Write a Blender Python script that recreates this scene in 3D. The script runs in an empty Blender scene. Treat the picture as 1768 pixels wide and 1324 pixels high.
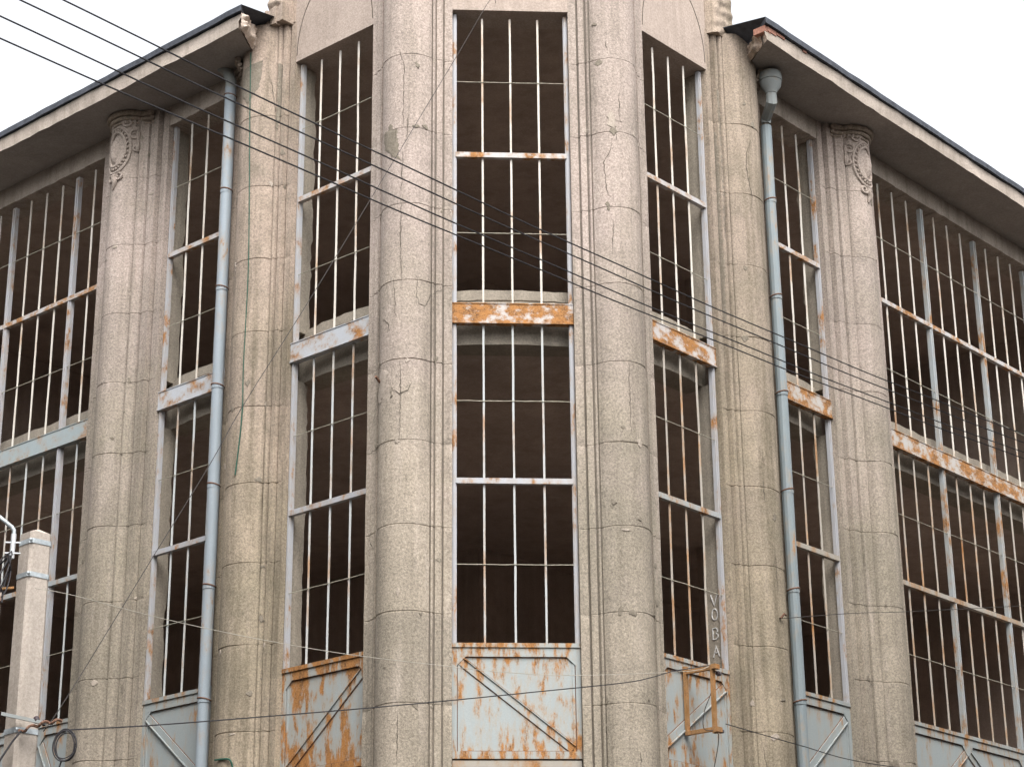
import math, random
from math import sin, cos, pi, radians, sqrt
EYE = 1.6
TH = 0.064433
def _d(a): return (cos(a), sin(a))
def _n(a): return (-sin(a), cos(a))
XC = 1.63; HC = 1.398; DEP = 25.0
def W(w, t, n):
    """plan point: wing C/L/R, distance t along the wing from its corner, n outward from the window plane"""
    a = TH; d = _d(a); m = _n(a)
    if w == 'C':
        return (d[0]*(XC+t)+m[0]*(DEP-n), d[1]*(XC+t)+m[1]*(DEP-n))
    s = 1 if w == 'R' else -1
    bx, by = d[0]*(XC+s*HC)+m[0]*DEP, d[1]*(XC+s*HC)+m[1]*DEP
    e = _d(a+s*pi/4); k = _n(a+s*pi/4)
    return (bx+s*e[0]*t-k[0]*n, by+s*e[1]*t-k[1]*n)
def P3(w, t, n, z):
    x, y = W(w, t, n); return (x, y, z+EYE)

# openings (t0,t1) of each bay
OPEN = {'C1': ('C', -0.80, 0.80), 'L1': ('L', 0.57, 2.16), 'R1': ('R', 0.57, 2.09),
        'L2': ('L', 3.45, 5.00), 'R2': ('R', 3.43, 5.00), 'L3': ('L', 6.57, 13.9), 'R3': ('R', 6.57, 14.1)}
SIDE3 = [(0,.13),(.14,.13),(.144,.07),(.172,.07),(.178,.20),(.325,.21),(.329,.14),(.352,.14),(.357,.235),(.40,.255),(.44,.31),(.462,.315),(.466,.24),(.486,.24)]
SIDE2 = [(0,.13),(.11,.13),(.114,.07),(.140,.07),(.146,.185),(.205,.193),(.209,.13),(.229,.13),(.234,.215),(.248,.235),(.262,.24),(.266,.17),(.286,.17)]
SIDEC = [(0,.13),(.107,.13),(.111,.11),(.124,.11),(.134,.168),(.214,.173),(.217,.153),(.227,.153),(.234,.18),(.245,.205),(.268,.215),(.272,.185),(.282,.185)]
def arc(p, q, sag, out, k=14):
    mx, my = (p[0]+q[0])/2, (p[1]+q[1])/2
    c = math.hypot(q[0]-p[0], q[1]-p[1])/2
    R = (c*c+sag*sag)/(2*sag); ux, uy = (q[0]-p[0])/(2*c), (q[1]-p[1])/(2*c)
    cx, cy = mx-out[0]*(R-sag), my-out[1]*(R-sag); h = math.asin(min(1, c/R))
    r = []
    for i in range(k+1):
        f = -h+2*h*i/k
        r.append((cx+R*(sin(f)*ux+cos(f)*out[0]), cy+R*(sin(f)*uy+cos(f)*out[1])))
    return r
def _out(p, q):                       # unit normal of p->q that points at the street
    dx, dy = q[0]-p[0], q[1]-p[1]; l = math.hypot(dx, dy); o = (dy/l, -dx/l)
    return o if o[1] < 0 else (-o[0], -o[1])
def wing_profile(w, t0, t1, side, sag):
    a = [W(w, t0+d, n) for d, n in side]; b = [W(w, t1-d, n) for d, n in side]
    p = W(w, t0+side[-1][0]+.004, side[-3][1]+.0); q = W(w, t1-side[-1][0]-.004, side[-3][1]+.0)
    r = a+arc(p, q, sag, _out(p, q))+b[::-1]
    return r if w != 'L' else r[::-1]
def corner_profile(w):
    s = 1 if w == 'R' else -1
    a = [W('C', s*(.80+d), n) for d, n in SIDEC]; b = [W(w, .57-d, n) for d, n in SIDEC]
    p = W('C', s*(.80+.288), .21); q = W(w, .57-.288, .21)
    r = a+arc(p, q, .235, _out(p, q))+b[::-1]
    return r if w == 'R' else r[::-1]
PIERS = {'CL': corner_profile('L'), 'CR': corner_profile('R'),
         'L2': wing_profile('L', 2.16, 3.45, SIDE2, .22), 'R2': wing_profile('R', 2.09, 3.43, SIDE2, .22),
         'L3': wing_profile('L', 5.00, 6.57, SIDE3, .19), 'R3': wing_profile('R', 5.00, 6.57, SIDE3, .19),
         'L4': wing_profile('L', 13.9, 15.47, SIDE3, .19), 'R4': wing_profile('R', 14.1, 15.67, SIDE3, .19)}
def along(pr, a):
    """point and outward normal at fraction a of a pier profile (left to right in the street view)"""
    L = [0]
    for i in range(1, len(pr)): L.append(L[-1]+math.hypot(pr[i][0]-pr[i-1][0], pr[i][1]-pr[i-1][1]))
    s = max(0, min(1, a))*L[-1]; i = 1
    while i < len(pr)-1 and L[i] < s: i += 1
    f = (s-L[i-1])/max(1e-9, L[i]-L[i-1]); p, q = pr[i-1], pr[i]
    dx, dy = q[0]-p[0], q[1]-p[1]; l = math.hypot(dx, dy)
    return (p[0]+dx*f, p[1]+dy*f), (dy/l, -dx/l)
import bpy, bmesh
from mathutils import Vector, Matrix, noise as mnoise
random.seed(7)
SC = bpy.context.scene
COL = bpy.context.scene.collection

# ------------------------------------------------------------------ materials
def newmat(name):
    m = bpy.data.materials.new(name); m.use_nodes = True
    nt = m.node_tree; nt.nodes.clear()
    o = nt.nodes.new('ShaderNodeOutputMaterial'); b = nt.nodes.new('ShaderNodeBsdfPrincipled')
    nt.links.new(b.outputs[0], o.inputs[0]); b.inputs['Specular IOR Level'].default_value = .25
    g = nt.nodes.new('ShaderNodeNewGeometry')
    return m, nt, b, g.outputs['Position']
def N(nt, typ, **kw):
    n = nt.nodes.new(typ)
    for k, v in kw.items(): setattr(n, k, v)
    return n
def lk(nt, a, b): nt.links.new(a, b)
def vscale(nt, vec, s, off=(0, 0, 0)):
    m = N(nt, 'ShaderNodeMapping'); m.inputs['Scale'].default_value = s; m.inputs['Location'].default_value = off
    lk(nt, vec, m.inputs['Vector']); return m.outputs[0]
def noise(nt, vec, scale, detail=4, rough=.55):
    n = N(nt, 'ShaderNodeTexNoise'); n.inputs['Scale'].default_value = scale
    n.inputs['Detail'].default_value = detail; n.inputs['Roughness'].default_value = rough
    lk(nt, vec, n.inputs['Vector']); return n.outputs['Fac']
def ramp(nt, fac, p0, p1, c0=(0, 0, 0, 1), c1=(1, 1, 1, 1)):
    r = N(nt, 'ShaderNodeValToRGB'); e = r.color_ramp.elements
    e[0].position = p0; e[1].position = p1; e[0].color = c0; e[1].color = c1
    lk(nt, fac, r.inputs[0]); return r.outputs[0]
def mix(nt, fac, a, b, mode='MIX'):
    m = N(nt, 'ShaderNodeMix', data_type='RGBA', blend_type=mode)
    for i, v in ((0, fac), (6, a), (7, b)):
        if hasattr(v, 'is_output'): lk(nt, v, m.inputs[i])
        elif i == 0: m.inputs[0].default_value = v
        else: m.inputs[i].default_value = v if len(v) == 4 else (*v, 1)
    return m.outputs[2]
def mth(nt, op, a, b=0.0):
    m = N(nt, 'ShaderNodeMath', operation=op)
    for i, v in ((0, a), (1, b)):
        if hasattr(v, 'is_output'): lk(nt, v, m.inputs[i])
        else: m.inputs[i].default_value = v
    return m.outputs[0]
def bump(nt, b, h, strength, dist):
    n = N(nt, 'ShaderNodeBump'); n.inputs['Strength'].default_value = strength; n.inputs['Distance'].default_value = dist
    lk(nt, h, n.inputs['Height']); lk(nt, n.outputs[0], b.inputs['Normal'])

def concrete(name, ca, cb, stain=.45, grain=1.0, off=0.0, streak=.5, drift=False):
    m, nt, b, pos = newmat(name)
    p = vscale(nt, pos, (1, 1, 1), (off, off*.7, off*.3))
    nb = noise(nt, p, .45, 5, .6)
    big = ramp(nt, nb, .36, .66)
    c = mix(nt, big, ca, cb)
    if drift:                                 # paler and pinker higher up, darker and yellower lower down, broken up by noise
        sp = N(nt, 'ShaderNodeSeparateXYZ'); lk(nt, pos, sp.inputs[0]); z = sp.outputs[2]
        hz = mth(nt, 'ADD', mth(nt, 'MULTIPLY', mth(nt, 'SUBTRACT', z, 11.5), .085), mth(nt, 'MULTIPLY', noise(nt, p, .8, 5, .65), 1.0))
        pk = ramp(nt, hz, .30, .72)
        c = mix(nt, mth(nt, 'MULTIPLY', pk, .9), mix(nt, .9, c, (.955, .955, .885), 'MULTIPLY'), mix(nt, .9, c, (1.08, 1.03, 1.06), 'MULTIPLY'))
        bl = mth(nt, 'FLOOR', mth(nt, 'DIVIDE', mth(nt, 'SUBTRACT', z, 6.75), 1.112))
        oi = N(nt, 'ShaderNodeObjectInfo'); cv = N(nt, 'ShaderNodeCombineXYZ'); lk(nt, bl, cv.inputs[0]); lk(nt, oi.outputs['Random'], cv.inputs[1])
        wn = N(nt, 'ShaderNodeTexWhiteNoise', noise_dimensions='3D'); lk(nt, cv.outputs[0], wn.inputs['Vector'])
        c = mix(nt, .8, c, ramp(nt, wn.outputs['Value'], 0, 1, (.90, .90, .90, 1), (1.07, 1.06, 1.05, 1)), 'MULTIPLY')
    blot = ramp(nt, noise(nt, p, 2.3, 6, .65), .46, .74)
    c = mix(nt, mth(nt, 'MULTIPLY', blot, stain*.55), c, tuple(x*.62 for x in cb))
    ps = vscale(nt, pos, (4.2, 4.2, .24), (off, 0, 0))
    st = ramp(nt, noise(nt, ps, 1.6, 5, .6), .47, .68)
    c = mix(nt, mth(nt, 'MULTIPLY', st, streak*.58), c, (cb[0]*.50, cb[1]*.49, cb[2]*.45))
    ps2 = vscale(nt, pos, (3, 3, .35), (off+7, 3, 0))
    lt = ramp(nt, noise(nt, ps2, 1.9, 4, .6), .56, .74)
    c = mix(nt, mth(nt, 'MULTIPLY', lt, .35), c, tuple(min(1, x*1.18) for x in ca))
    f1 = noise(nt, p, 34, 3, .7); f2 = noise(nt, p, 90, 2, .6)
    gr = ramp(nt, f1, .30, .72, (.62, .62, .62, 1), (1.30, 1.30, 1.30, 1))
    c = mix(nt, .75*grain, c, gr, 'MULTIPLY')
    gr2 = ramp(nt, f2, .3, .7, (.72, .72, .72, 1), (1.25, 1.25, 1.25, 1))
    c = mix(nt, .6*grain, c, gr2, 'MULTIPLY')
    lk(nt, c, b.inputs['Base Color']); b.inputs['Roughness'].default_value = .93; b.inputs['Specular IOR Level'].default_value = .12
    h = mth(nt, 'ADD', mth(nt, 'MULTIPLY', f1, .7), mth(nt, 'ADD', mth(nt, 'MULTIPLY', f2, .3), mth(nt, 'MULTIPLY', noise(nt, p, 6, 3), .8)))
    bump(nt, b, h, .55*grain, .012)
    return m

def rusty(name, paint, amount, stretch=(1, 1, 1), scale=4.0, off=0.0, rough=.55, soft=.10, dirt=.35, seam=0.0):
    """flaking paint over rust; amount 0..1 is how much rust shows"""
    m, nt, b, pos = newmat(name)
    p = vscale(nt, pos, stretch, (off, off*1.3, off*.8))
    n1 = noise(nt, p, scale, 8, .68)
    if seam:                                  # rust creeps in from the top and bottom edges of each sheet
        tc = N(nt, 'ShaderNodeTexCoord'); sp = N(nt, 'ShaderNodeSeparateXYZ'); lk(nt, tc.outputs['Generated'], sp.inputs[0])
        d = mth(nt, 'ABSOLUTE', mth(nt, 'SUBTRACT', sp.outputs[2], .5))
        n1 = mth(nt, 'ADD', n1, mth(nt, 'MULTIPLY', mth(nt, 'SUBTRACT', ramp(nt, d, .18, .5), .3), seam))
    t = .72-.42*amount
    mask = ramp(nt, n1, t-soft*.5, t+soft*.5)
    halo = ramp(nt, n1, t-.16, t+.02)
    fine = noise(nt, pos, 55, 4, .7)
    r = mix(nt, ramp(nt, noise(nt, p, scale*2.2, 6, .7), .40, .62), (.34, .148, .044), (.10, .047, .024))
    r = mix(nt, ramp(nt, fine, .40, .70), r, (.42, .215, .08))
    d = ramp(nt, noise(nt, vscale(nt, pos, (4, 4, .8), (off, 2, 1)), 2.2, 5, .6), .42, .75)
    pc = mix(nt, mth(nt, 'MULTIPLY', d, dirt), paint, tuple(x*.62 for x in paint))
    pc = mix(nt, ramp(nt, fine, .35, .7), tuple(x*.88 for x in paint), pc)
    pc = mix(nt, mth(nt, 'MULTIPLY', halo, .5), pc, (.36, .265, .165))
    lk(nt, mix(nt, mask, pc, r), b.inputs['Base Color'])
    lk(nt, mth(nt, 'ADD', mth(nt, 'MULTIPLY', mask, .3), rough), b.inputs['Roughness'])
    bump(nt, b, mth(nt, 'ADD', mth(nt, 'MULTIPLY', mask, .5), mth(nt, 'MULTIPLY', fine, .4)), .35, .004)
    return m
def plain(name, col, rough=.7, var=.25, sc=12, metal=0.0):
    m, nt, b, pos = newmat(name)
    f = noise(nt, pos, sc, 4, .6)
    lk(nt, mix(nt, ramp(nt, f, .3, .7), tuple(x*(1-var) for x in col), tuple(min(1, x*(1+var)) for x in col)), b.inputs['Base Color'])
    b.inputs['Roughness'].default_value = rough; b.inputs['Metallic'].default_value = metal
    bump(nt, b, noise(nt, pos, 60, 3), .2, .004)
    return m

CA, CB = (.395, .340, .296), (.300, .264, .222)
M = {}
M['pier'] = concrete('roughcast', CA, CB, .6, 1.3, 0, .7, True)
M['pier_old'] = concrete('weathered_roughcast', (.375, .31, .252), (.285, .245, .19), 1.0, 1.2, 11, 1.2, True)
M['plaster'] = concrete('smooth_plaster', (.42, .345, .298), (.365, .30, .255), .45, .8, 5, .4)
M['patch'] = concrete('pink_render', (.405, .345, .293), (.335, .29, .238), .3, .75, 31, .15)
M['spall'] = concrete('spalled_concrete', (.235, .205, .165), (.20, .172, .135), .5, 1.0, 17, .3)
M['eave'] = concrete('eave_concrete', (.46, .395, .34), (.345, .295, .25), 1.0, .7, 23, .7)
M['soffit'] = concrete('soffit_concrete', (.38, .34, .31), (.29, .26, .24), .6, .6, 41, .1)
M['inner'] = concrete('inner_concrete', (.33, .29, .235), (.25, .22, .18), .7, .8, 51, .3)
M['dark'] = concrete('sooty_concrete', (.44, .355, .30), (.34, .275, .235), .9, .5, 61, .3)
M['chunk'] = concrete('broken_concrete', (.56, .47, .40), (.46, .385, .32), .3, 1.0, 71, .1)
M['pole'] = concrete('pole_concrete', (.44, .385, .335), (.36, .315, .27), .7, .6, 81, .5)
M['brick'] = plain('red_brick', (.30, .15, .11), .9, .3, 25)
M['crack'] = plain('crevice', (.10, .085, .068), 1.0, .3, 20)
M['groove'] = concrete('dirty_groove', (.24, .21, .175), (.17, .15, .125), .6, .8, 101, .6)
M['roof'] = plain('roof_felt', (.055, .060, .072), .8, .35, 9)
BL = (.56, .59, .64)
M['frame'] = rusty('frame_paint', (.41, .415, .435), .26, (1, 1, .5), 5, 1)
M['frame_dull'] = rusty('frame_paint_dull', (.36, .39, .40), .34, (1, 1, .4), 5, 4)
M['transom'] = rusty('transom_paint', (.46, .45, .45), .42, (1, 1, 1), 5, 44, soft=.14)
M['bar'] = rusty('bar_paint', (.57, .54, .48), .20, (1, 1, .35), 3.0, 2, soft=.2)
M['bar_blue'] = rusty('bar_paint_blue', (.44, .465, .46), .26, (1, 1, .35), 3.2, 8, soft=.2)
M['bar_rust'] = rusty('bar_paint_rust', (.36, .33, .285), .31, (1, 1, .4), 4, 15, soft=.2)
M['beam_rust'] = rusty('beam_rust', (.52, .50, .50), .60, (1, 1, 1.4), 3.6, 3, soft=.09)
M['beam_blue'] = rusty('beam_blue', (.46, .48, .51), .34, (1, 1, 1), 4.0, 9, soft=.14)
M['beam_mid'] = rusty('beam_mid', (.46, .44, .42), .54, (1, 1, 1.3), 4.0, 21, soft=.1)
M['beam_grey'] = rusty('beam_grey', (.33, .38, .39), .26, (1, 1, 1), 3.0, 27, soft=.14)
M['panel'] = rusty('panel_paint', (.335, .368, .368), .36, (1.6, 1.6, .5), 5.5, 5, soft=.1, dirt=.25, seam=.085)
M['panel_rust'] = rusty('panel_rust', (.34, .372, .372), .52, (1.4, 1.4, .5), 3.4, 12, soft=.07, seam=.085)
M['panel_clean'] = rusty('panel_clean', (.32, .352, .352), .24, (1.5, 1.5, .45), 4, 33, soft=.12, dirt=.25, seam=.085)
M['rod'] = plain('rod_metal', (.36, .34, .27), .7, .3, 14)
M['pipe'] = rusty('pipe_zinc', (.30, .345, .38), .10, (1, 1, .4), 5, 6, .5, dirt=.5)
M['pipe_right'] = rusty('pipe_zinc_blue', (.235, .275, .29), .10, (1, 1, .4), 5, 16, .5, dirt=.5)
M['zinc_old'] = rusty('zinc_dull', (.28, .30, .295), .12, (1, 1, 1), 5, 18, .6, dirt=.6)
M['clamp'] = plain('clamp_rust', (.17, .095, .065), .9, .4, 30)
M['rust'] = rusty('bare_rust', (.27, .135, .045), .45, (1, 1, .5), 7, 55, .85, .25)
M['wire'] = plain('cable_black', (.035, .033, .036), .6, .2, 10)
M['wire_thin'] = plain('wire_grey', (.04, .036, .034), .7, .2, 10)
M['wire_white'] = plain('wire_white', (.42, .39, .33), .6, .1, 10)
M['green'] = plain('green_cable', (.022, .085, .058), .6, .2, 10)
M['steel'] = plain('galvanised_band', (.42, .46, .48), .5, .25, 18, .4)
M['bright'] = plain('bright_steel', (.62, .64, .66), .45, .15, 18, .4)
M['porcelain'] = plain('porcelain', (.06, .045, .05), .3, .2, 18)
M['chalk'] = plain('white_paint_marks', (.46, .45, .43), .9, .4, 30)
M['shade_house'] = concrete('shade_house_render', (.17, .14, .115), (.12, .10, .085), .6, .7, 91, .5)  # dark finish of the added unseen houses, cuts light bounced onto the facade
M['asphalt'] = plain('asphalt', (.055, .054, .052), .9, .35, 14)
M['paving'] = plain('paving', (.13, .12, .105), .9, .3, 6)
M['line'] = plain('road_paint', (.7, .7, .68), .8, .1, 8)

# ------------------------------------------------------------------ mesh helpers
class MB:
    def __init__(s): s.v = []; s.f = []; s.mi = []; s.cur = 0
    def quadbox(s, p):                       # p: 8 points, bottom ring 0-3 then top ring 4-7
        b = len(s.v); s.v += [tuple(q) for q in p]
        for f in ((3, 2, 1, 0), (4, 5, 6, 7), (0, 1, 5, 4), (1, 2, 6, 5), (2, 3, 7, 6), (3, 0, 4, 7)):
            s.f.append(tuple(b+i for i in f)); s.mi.append(s.cur)
        return s
    def wbox(s, w, t0, t1, n0, n1, z0, z1):
        q = [(t0, n1), (t1, n1), (t1, n0), (t0, n0)]
        return s.quadbox([P3(w, t, n, z0) for t, n in q]+[P3(w, t, n, z1) for t, n in q])
    def wbar(s, w, a, b, wid, n0, n1):       # flat bar between (t,z) points in a wing's window plane
        dx, dz = b[0]-a[0], b[1]-a[1]; l = math.hypot(dx, dz); px, pz = -dz/l*wid/2, dx/l*wid/2
        q = [(a[0]-px, a[1]-pz), (b[0]-px, b[1]-pz), (b[0]+px, b[1]+pz), (a[0]+px, a[1]+pz)]
        return s.quadbox([P3(w, t, n0, z) for t, z in q]+[P3(w, t, n1, z) for t, z in q])
    def wpoly(s, w, pts, n0, n1):            # plate of outline (t,z)
        b = len(s.v); k = len(pts)
        s.v += [P3(w, t, n0, z) for t, z in pts]+[P3(w, t, n1, z) for t, z in pts]
        s.f.append(tuple(range(b+k-1, b-1, -1))); s.f.append(tuple(range(b+k, b+2*k))); s.mi += [s.cur]*2
        for i in range(k):
            j = (i+1) % k; s.f.append((b+i, b+j, b+k+j, b+k+i)); s.mi.append(s.cur)
        return s
    def prism(s, pts, z0, z1):               # plan polygon, world z
        b = len(s.v); k = len(pts)
        s.v += [(x, y, z0) for x, y in pts]+[(x, y, z1) for x, y in pts]
        s.f.append(tuple(range(b+k-1, b-1, -1))); s.f.append(tuple(range(b+k, b+2*k))); s.mi += [s.cur]*2
        for i in range(k):
            j = (i+1) % k; s.f.append((b+i, b+j, b+k+j, b+k+i)); s.mi.append(s.cur)
        return s
    def tube(s, pts, r, k=8, closed=False, cap=True):
        pts = [Vector(p) for p in pts]; n = len(pts); b = len(s.v)
        rr = r if isinstance(r, (list, tuple)) else [r]*n
        up = None
        for i, p in enumerate(pts):
            if closed: t = pts[(i+1) % n]-pts[i-1]
            else: t = pts[min(n-1, i+1)]-pts[max(0, i-1)]
            t.normalize()
            if up is None:
                up = t.cross(Vector((0, 0, 1)))
                if up.length < .1: up = t.cross(Vector((1, 0, 0)))
            up = up-t*up.dot(t); up.normalize(); sd = t.cross(up)
            for j in range(k):
                a = 2*pi*(j+.5)/k; q = p+(up*cos(a)+sd*sin(a))*rr[i]; s.v.append(tuple(q))
        for i in range(n if closed else n-1):
            i2 = (i+1) % n
            for j in range(k):
                j2 = (j+1) % k
                s.f.append((b+i*k+j, b+i*k+j2, b+i2*k+j2, b+i2*k+j)); s.mi.append(s.cur)
        if cap and not closed:
            s.f.append(tuple(b+j for j in range(k-1, -1, -1))); s.f.append(tuple(b+(n-1)*k+j for j in range(k))); s.mi += [s.cur]*2
        return s
    def blob(s, c, rx, ry, rz, k=10, m=7):
        b = len(s.v)
        for i in range(m+1):
            a = pi*i/m
            for j in range(k):
                q = 2*pi*j/k; s.v.append((c[0]+rx*sin(a)*cos(q), c[1]+ry*sin(a)*sin(q), c[2]+rz*cos(a)))
        for i in range(m):
            for j in range(k):
                j2 = (j+1) % k; s.f.append((b+i*k+j, b+i*k+k+j, b+i*k+k+j2, b+i*k+j2)); s.mi.append(s.cur)
        return s
    def build(s, name, mats, parent=None, smooth=False, rot=None):
        xs = [p[0] for p in s.v]; ys = [p[1] for p in s.v]; zs = [p[2] for p in s.v]
        o = Vector(((min(xs)+max(xs))/2, (min(ys)+max(ys))/2, min(zs)))
        me = bpy.data.meshes.new(name); me.from_pydata([tuple(Vector(p)-o) for p in s.v], [], s.f)
        ml = mats if isinstance(mats, (list, tuple)) else [mats]
        for m in ml: me.materials.append(m)
        for p, i in zip(me.polygons, s.mi): p.material_index = min(i, len(ml)-1); p.use_smooth = smooth
        bm = bmesh.new(); bm.from_mesh(me); bmesh.ops.recalc_face_normals(bm, faces=bm.faces); bm.to_mesh(me); bm.free()
        ob = bpy.data.objects.new(name, me); COL.objects.link(ob); ob.location = o
        if parent is not None: attach(ob, parent)
        return ob
def wloc(o):
    v = Vector(o.location)
    return v                                  # every location below is kept in world units
def attach(ob, parent):
    ob.parent = parent; ob.matrix_parent_inverse = Matrix.Translation(-WL[parent.name])
    WL[ob.name] = Vector(ob.location)
class _WL(dict):
    def __missing__(s, k): return Vector(bpy.data.objects[k].location)
WL = _WL()
def empty(name, loc):
    e = bpy.data.objects.new(name, None); COL.objects.link(e); e.location = loc; e.empty_display_size = .3
    return e
def tag(o, label, cat, group=None):
    o['label'] = label; o['category'] = cat
    if group: o['group'] = group
    return o
def smooth_by_angle(ob, deg=35):
    me = ob.data
    for p in me.polygons: p.use_smooth = True
    bm = bmesh.new(); bm.from_mesh(me)
    for e in bm.edges:
        if len(e.link_faces) == 2 and e.calc_face_angle() > radians(deg): e.smooth = False
    bm.to_mesh(me); bm.free()

# ------------------------------------------------------------------ the building
bx, by = W('C', 0, 0)
B = empty('corner_building', (bx, by, 0))
tag(B, 'derelict concrete corner building with tall barred windows and rounded pilasters', 'building')
SOFF = 15.18
JOINTS = [14.05, 12.93, 11.81, 10.71, 9.61, 8.51, 7.40, 6.29, 5.15, 4.03, 2.9, 1.8, .7, -.4]
GROUND = -EYE

def pier(key, top, mat, cracks=(), patches=(), spalls=()):
    pr = PIERS[key]; k = len(pr); mb = MB()
    zs = []
    z = GROUND
    while z < top-.02:
        if all(abs(z-j) > .05 for j in JOINTS): zs.append((z, 0, 0))
        z += .16
    for j in JOINTS:
        if j < top-.05: zs += [(j-.011, 0, 1), (j-.006, .009, 1), (j+.004, .009, 1), (j+.009, 0, 1)]
    zs.append((top, 0, 0)); zs.sort()
    nrm = []
    for i in range(k):
        p, q = pr[max(0, i-1)], pr[min(k-1, i+1)]; dx, dy = q[0]-p[0], q[1]-p[1]; l = math.hypot(dx, dy) or 1
        nrm.append((dy/l, -dx/l))
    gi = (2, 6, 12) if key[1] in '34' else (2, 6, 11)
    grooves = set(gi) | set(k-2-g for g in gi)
    for z, ins, wav in zs:
        for i, (x, y) in enumerate(pr):
            h = mnoise.noise(Vector((x*1.7, y*1.7, z*1.1)))*.006+mnoise.noise(Vector((x*7, y*7, z*5)))*.0035
            if ins and i in (0, k-1): ins_ = 0
            else: ins_ = ins*(.45+.8*max(0, mnoise.noise(Vector((x*2.5, y*2.5, z*3)))+.35))
            zz = z+(mnoise.noise(Vector((x*6, y*6, round(z, 1)*9)))*.009 if wav else 0)
            mb.v.append((x+nrm[i][0]*(h-ins_), y+nrm[i][1]*(h-ins_), zz+EYE))
    for r in range(len(zs)-1):
        for i in range(k-1):
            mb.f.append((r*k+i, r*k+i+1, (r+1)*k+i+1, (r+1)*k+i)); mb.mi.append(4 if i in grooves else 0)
    # back of the pier: returns to the frame plane and the wall core behind
    e0, e1 = pr[0], pr[-1]
    def back(pt, nn, d): return (pt[0]+nn[0]*d, pt[1]+nn[1]*d)
    if key in ('CL', 'CR'):
        w = key[1]; c0 = W('C', (.80 if w == 'R' else -.80), -.03); c1 = W(w, .57, -.03); cm = W(w, 0, -.03)
        ends = (c0, cm, c1) if w == 'R' else (c1, cm, c0)
    else:
        w = key[0]; t = {'L2': (2.16, 3.45), 'R2': (2.09, 3.43), 'L3': (5., 6.57), 'R3': (5., 6.57), 'L4': (13.9, 15.47), 'R4': (14.1, 15.67)}[key]
        a, b = W(w, t[0], -.03), W(w, t[1], -.03); ends = (b, a) if w == 'L' else (a, b)
        ends = (ends[0], ((ends[0][0]+ends[1][0])/2, (ends[0][1]+ends[1][1])/2), ends[1])
    ne = len(ends); b0 = len(mb.v)
    for z, _, _ in zs:
        for x, y in ends: mb.v.append((x, y, z+EYE))
    for r in range(len(zs)-1):
        a, b = r*k, (r+1)*k; c, d = b0+r*ne, b0+(r+1)*ne
        for q in ((c, a, b, d), (a+k-1, c+ne-1, d+ne-1, b+k-1)): mb.f.append(q); mb.mi.append(0)
        for i in range(ne-1): mb.f.append((c+i+1, c+i, d+i, d+i+1)); mb.mi.append(0)
    R = len(zs)-1
    mb.f.append(tuple(R*k+i for i in range(k))+tuple(b0+R*ne+i for i in range(ne-1, -1, -1))); mb.mi.append(0)
    mats = [mat, M['crack'], M['patch'], M['spall'], M['groove']]
    def pt(a, z, lift):
        (x, y), nn = along(pr, a); return (x+nn[0]*lift, y+nn[1]*lift, z+EYE)
    Lp = sum(math.hypot(pr[i][0]-pr[i-1][0], pr[i][1]-pr[i-1][1]) for i in range(1, k))
    mb.cur = 1; n_ob = mb
    for c in cracks:
        pts = []
        for i in range(len(c)-1):
            n = max(2, int(math.hypot((c[i+1][0]-c[i][0])*Lp, c[i+1][1]-c[i][1])/.035))
            for j in range(n):
                f = j/n; pts.append((c[i][0]+(c[i+1][0]-c[i][0])*f+random.uniform(-.006, .006)/Lp*1.4, c[i][1]+(c[i+1][1]-c[i][1])*f+random.uniform(-.008, .008)))
        pts.append(c[-1])
        b = len(mb.v)
        for i, (a, z) in enumerate(pts):
            p, q = pts[max(0, i-1)], pts[min(len(pts)-1, i+1)]; da, dz = (q[0]-p[0])*Lp, q[1]-p[1]; l = math.hypot(da, dz) or 1
            f = i/(len(pts)-1); wd = .0048*(.35+.65*sin(pi*min(1, max(0.02, f))))*random.uniform(.5, 1.4)
            mb.v += [pt(a-dz/l*wd/Lp, z+da/l*wd, .0075), pt(a+dz/l*wd/Lp, z-da/l*wd, .0075)]
        for i in range(len(pts)-1): mb.f.append((b+2*i, b+2*i+1, b+2*i+3, b+2*i+2)); mb.mi.append(1)
    def region(poly, mi, lift):
        z0, z1 = min(p[1] for p in poly), max(p[1] for p in poly); nz = max(3, int((z1-z0)/.025)); K = 7; rows = []
        for r in range(nz+1):
            z = z0+.002+(z1-z0-.004)*r/nz; xs = []
            for i in range(len(poly)):
                p, q = poly[i], poly[(i+1) % len(poly)]
                if (p[1]-z)*(q[1]-z) <= 0 and p[1] != q[1]: xs.append(p[0]+(q[0]-p[0])*(z-p[1])/(q[1]-p[1]))
            if len(xs) < 2: rows.append(None); continue
            j = .018/Lp; rows.append((min(xs)+random.uniform(-j, j), max(xs)+random.uniform(-j, j), z))
        b = None
        for r in rows:
            if r is None: b = None; continue
            base = len(mb.v); 
            for i in range(K+1):
                a = r[0]+(r[1]-r[0])*i/K; mb.v.append(pt(a, r[2], lift if 0 < i < K else lift*.3))
            if b is not None:
                for i in range(K): mb.f.append((b+i, b+i+1, base+i+1, base+i)); mb.mi.append(mi)
            b = base
    rg = random.Random(key)
    for i in range(26):
        a = rg.uniform(.06, .94); j = rg.choice(JOINTS[:9]); z = j+rg.choice((-1, 1))*rg.uniform(.01, .06) if rg.random() < .6 else rg.uniform(4.6, min(top, 15))
        sa, sz = rg.uniform(.02, .07)/Lp, rg.uniform(.02, .08); k_ = 7; q0 = rg.uniform(0, 6)
        region([(a+sa*cos(q0+2*pi*i_/k_)*rg.uniform(.5, 1.2), z+sz*sin(q0+2*pi*i_/k_)*rg.uniform(.5, 1.2)) for i_ in range(k_)], rg.choice((2, 3, 3)), .0078)
    for p in patches: region(p, 2, .009)
    for p in spalls: region(p, 3, .0085)
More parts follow.
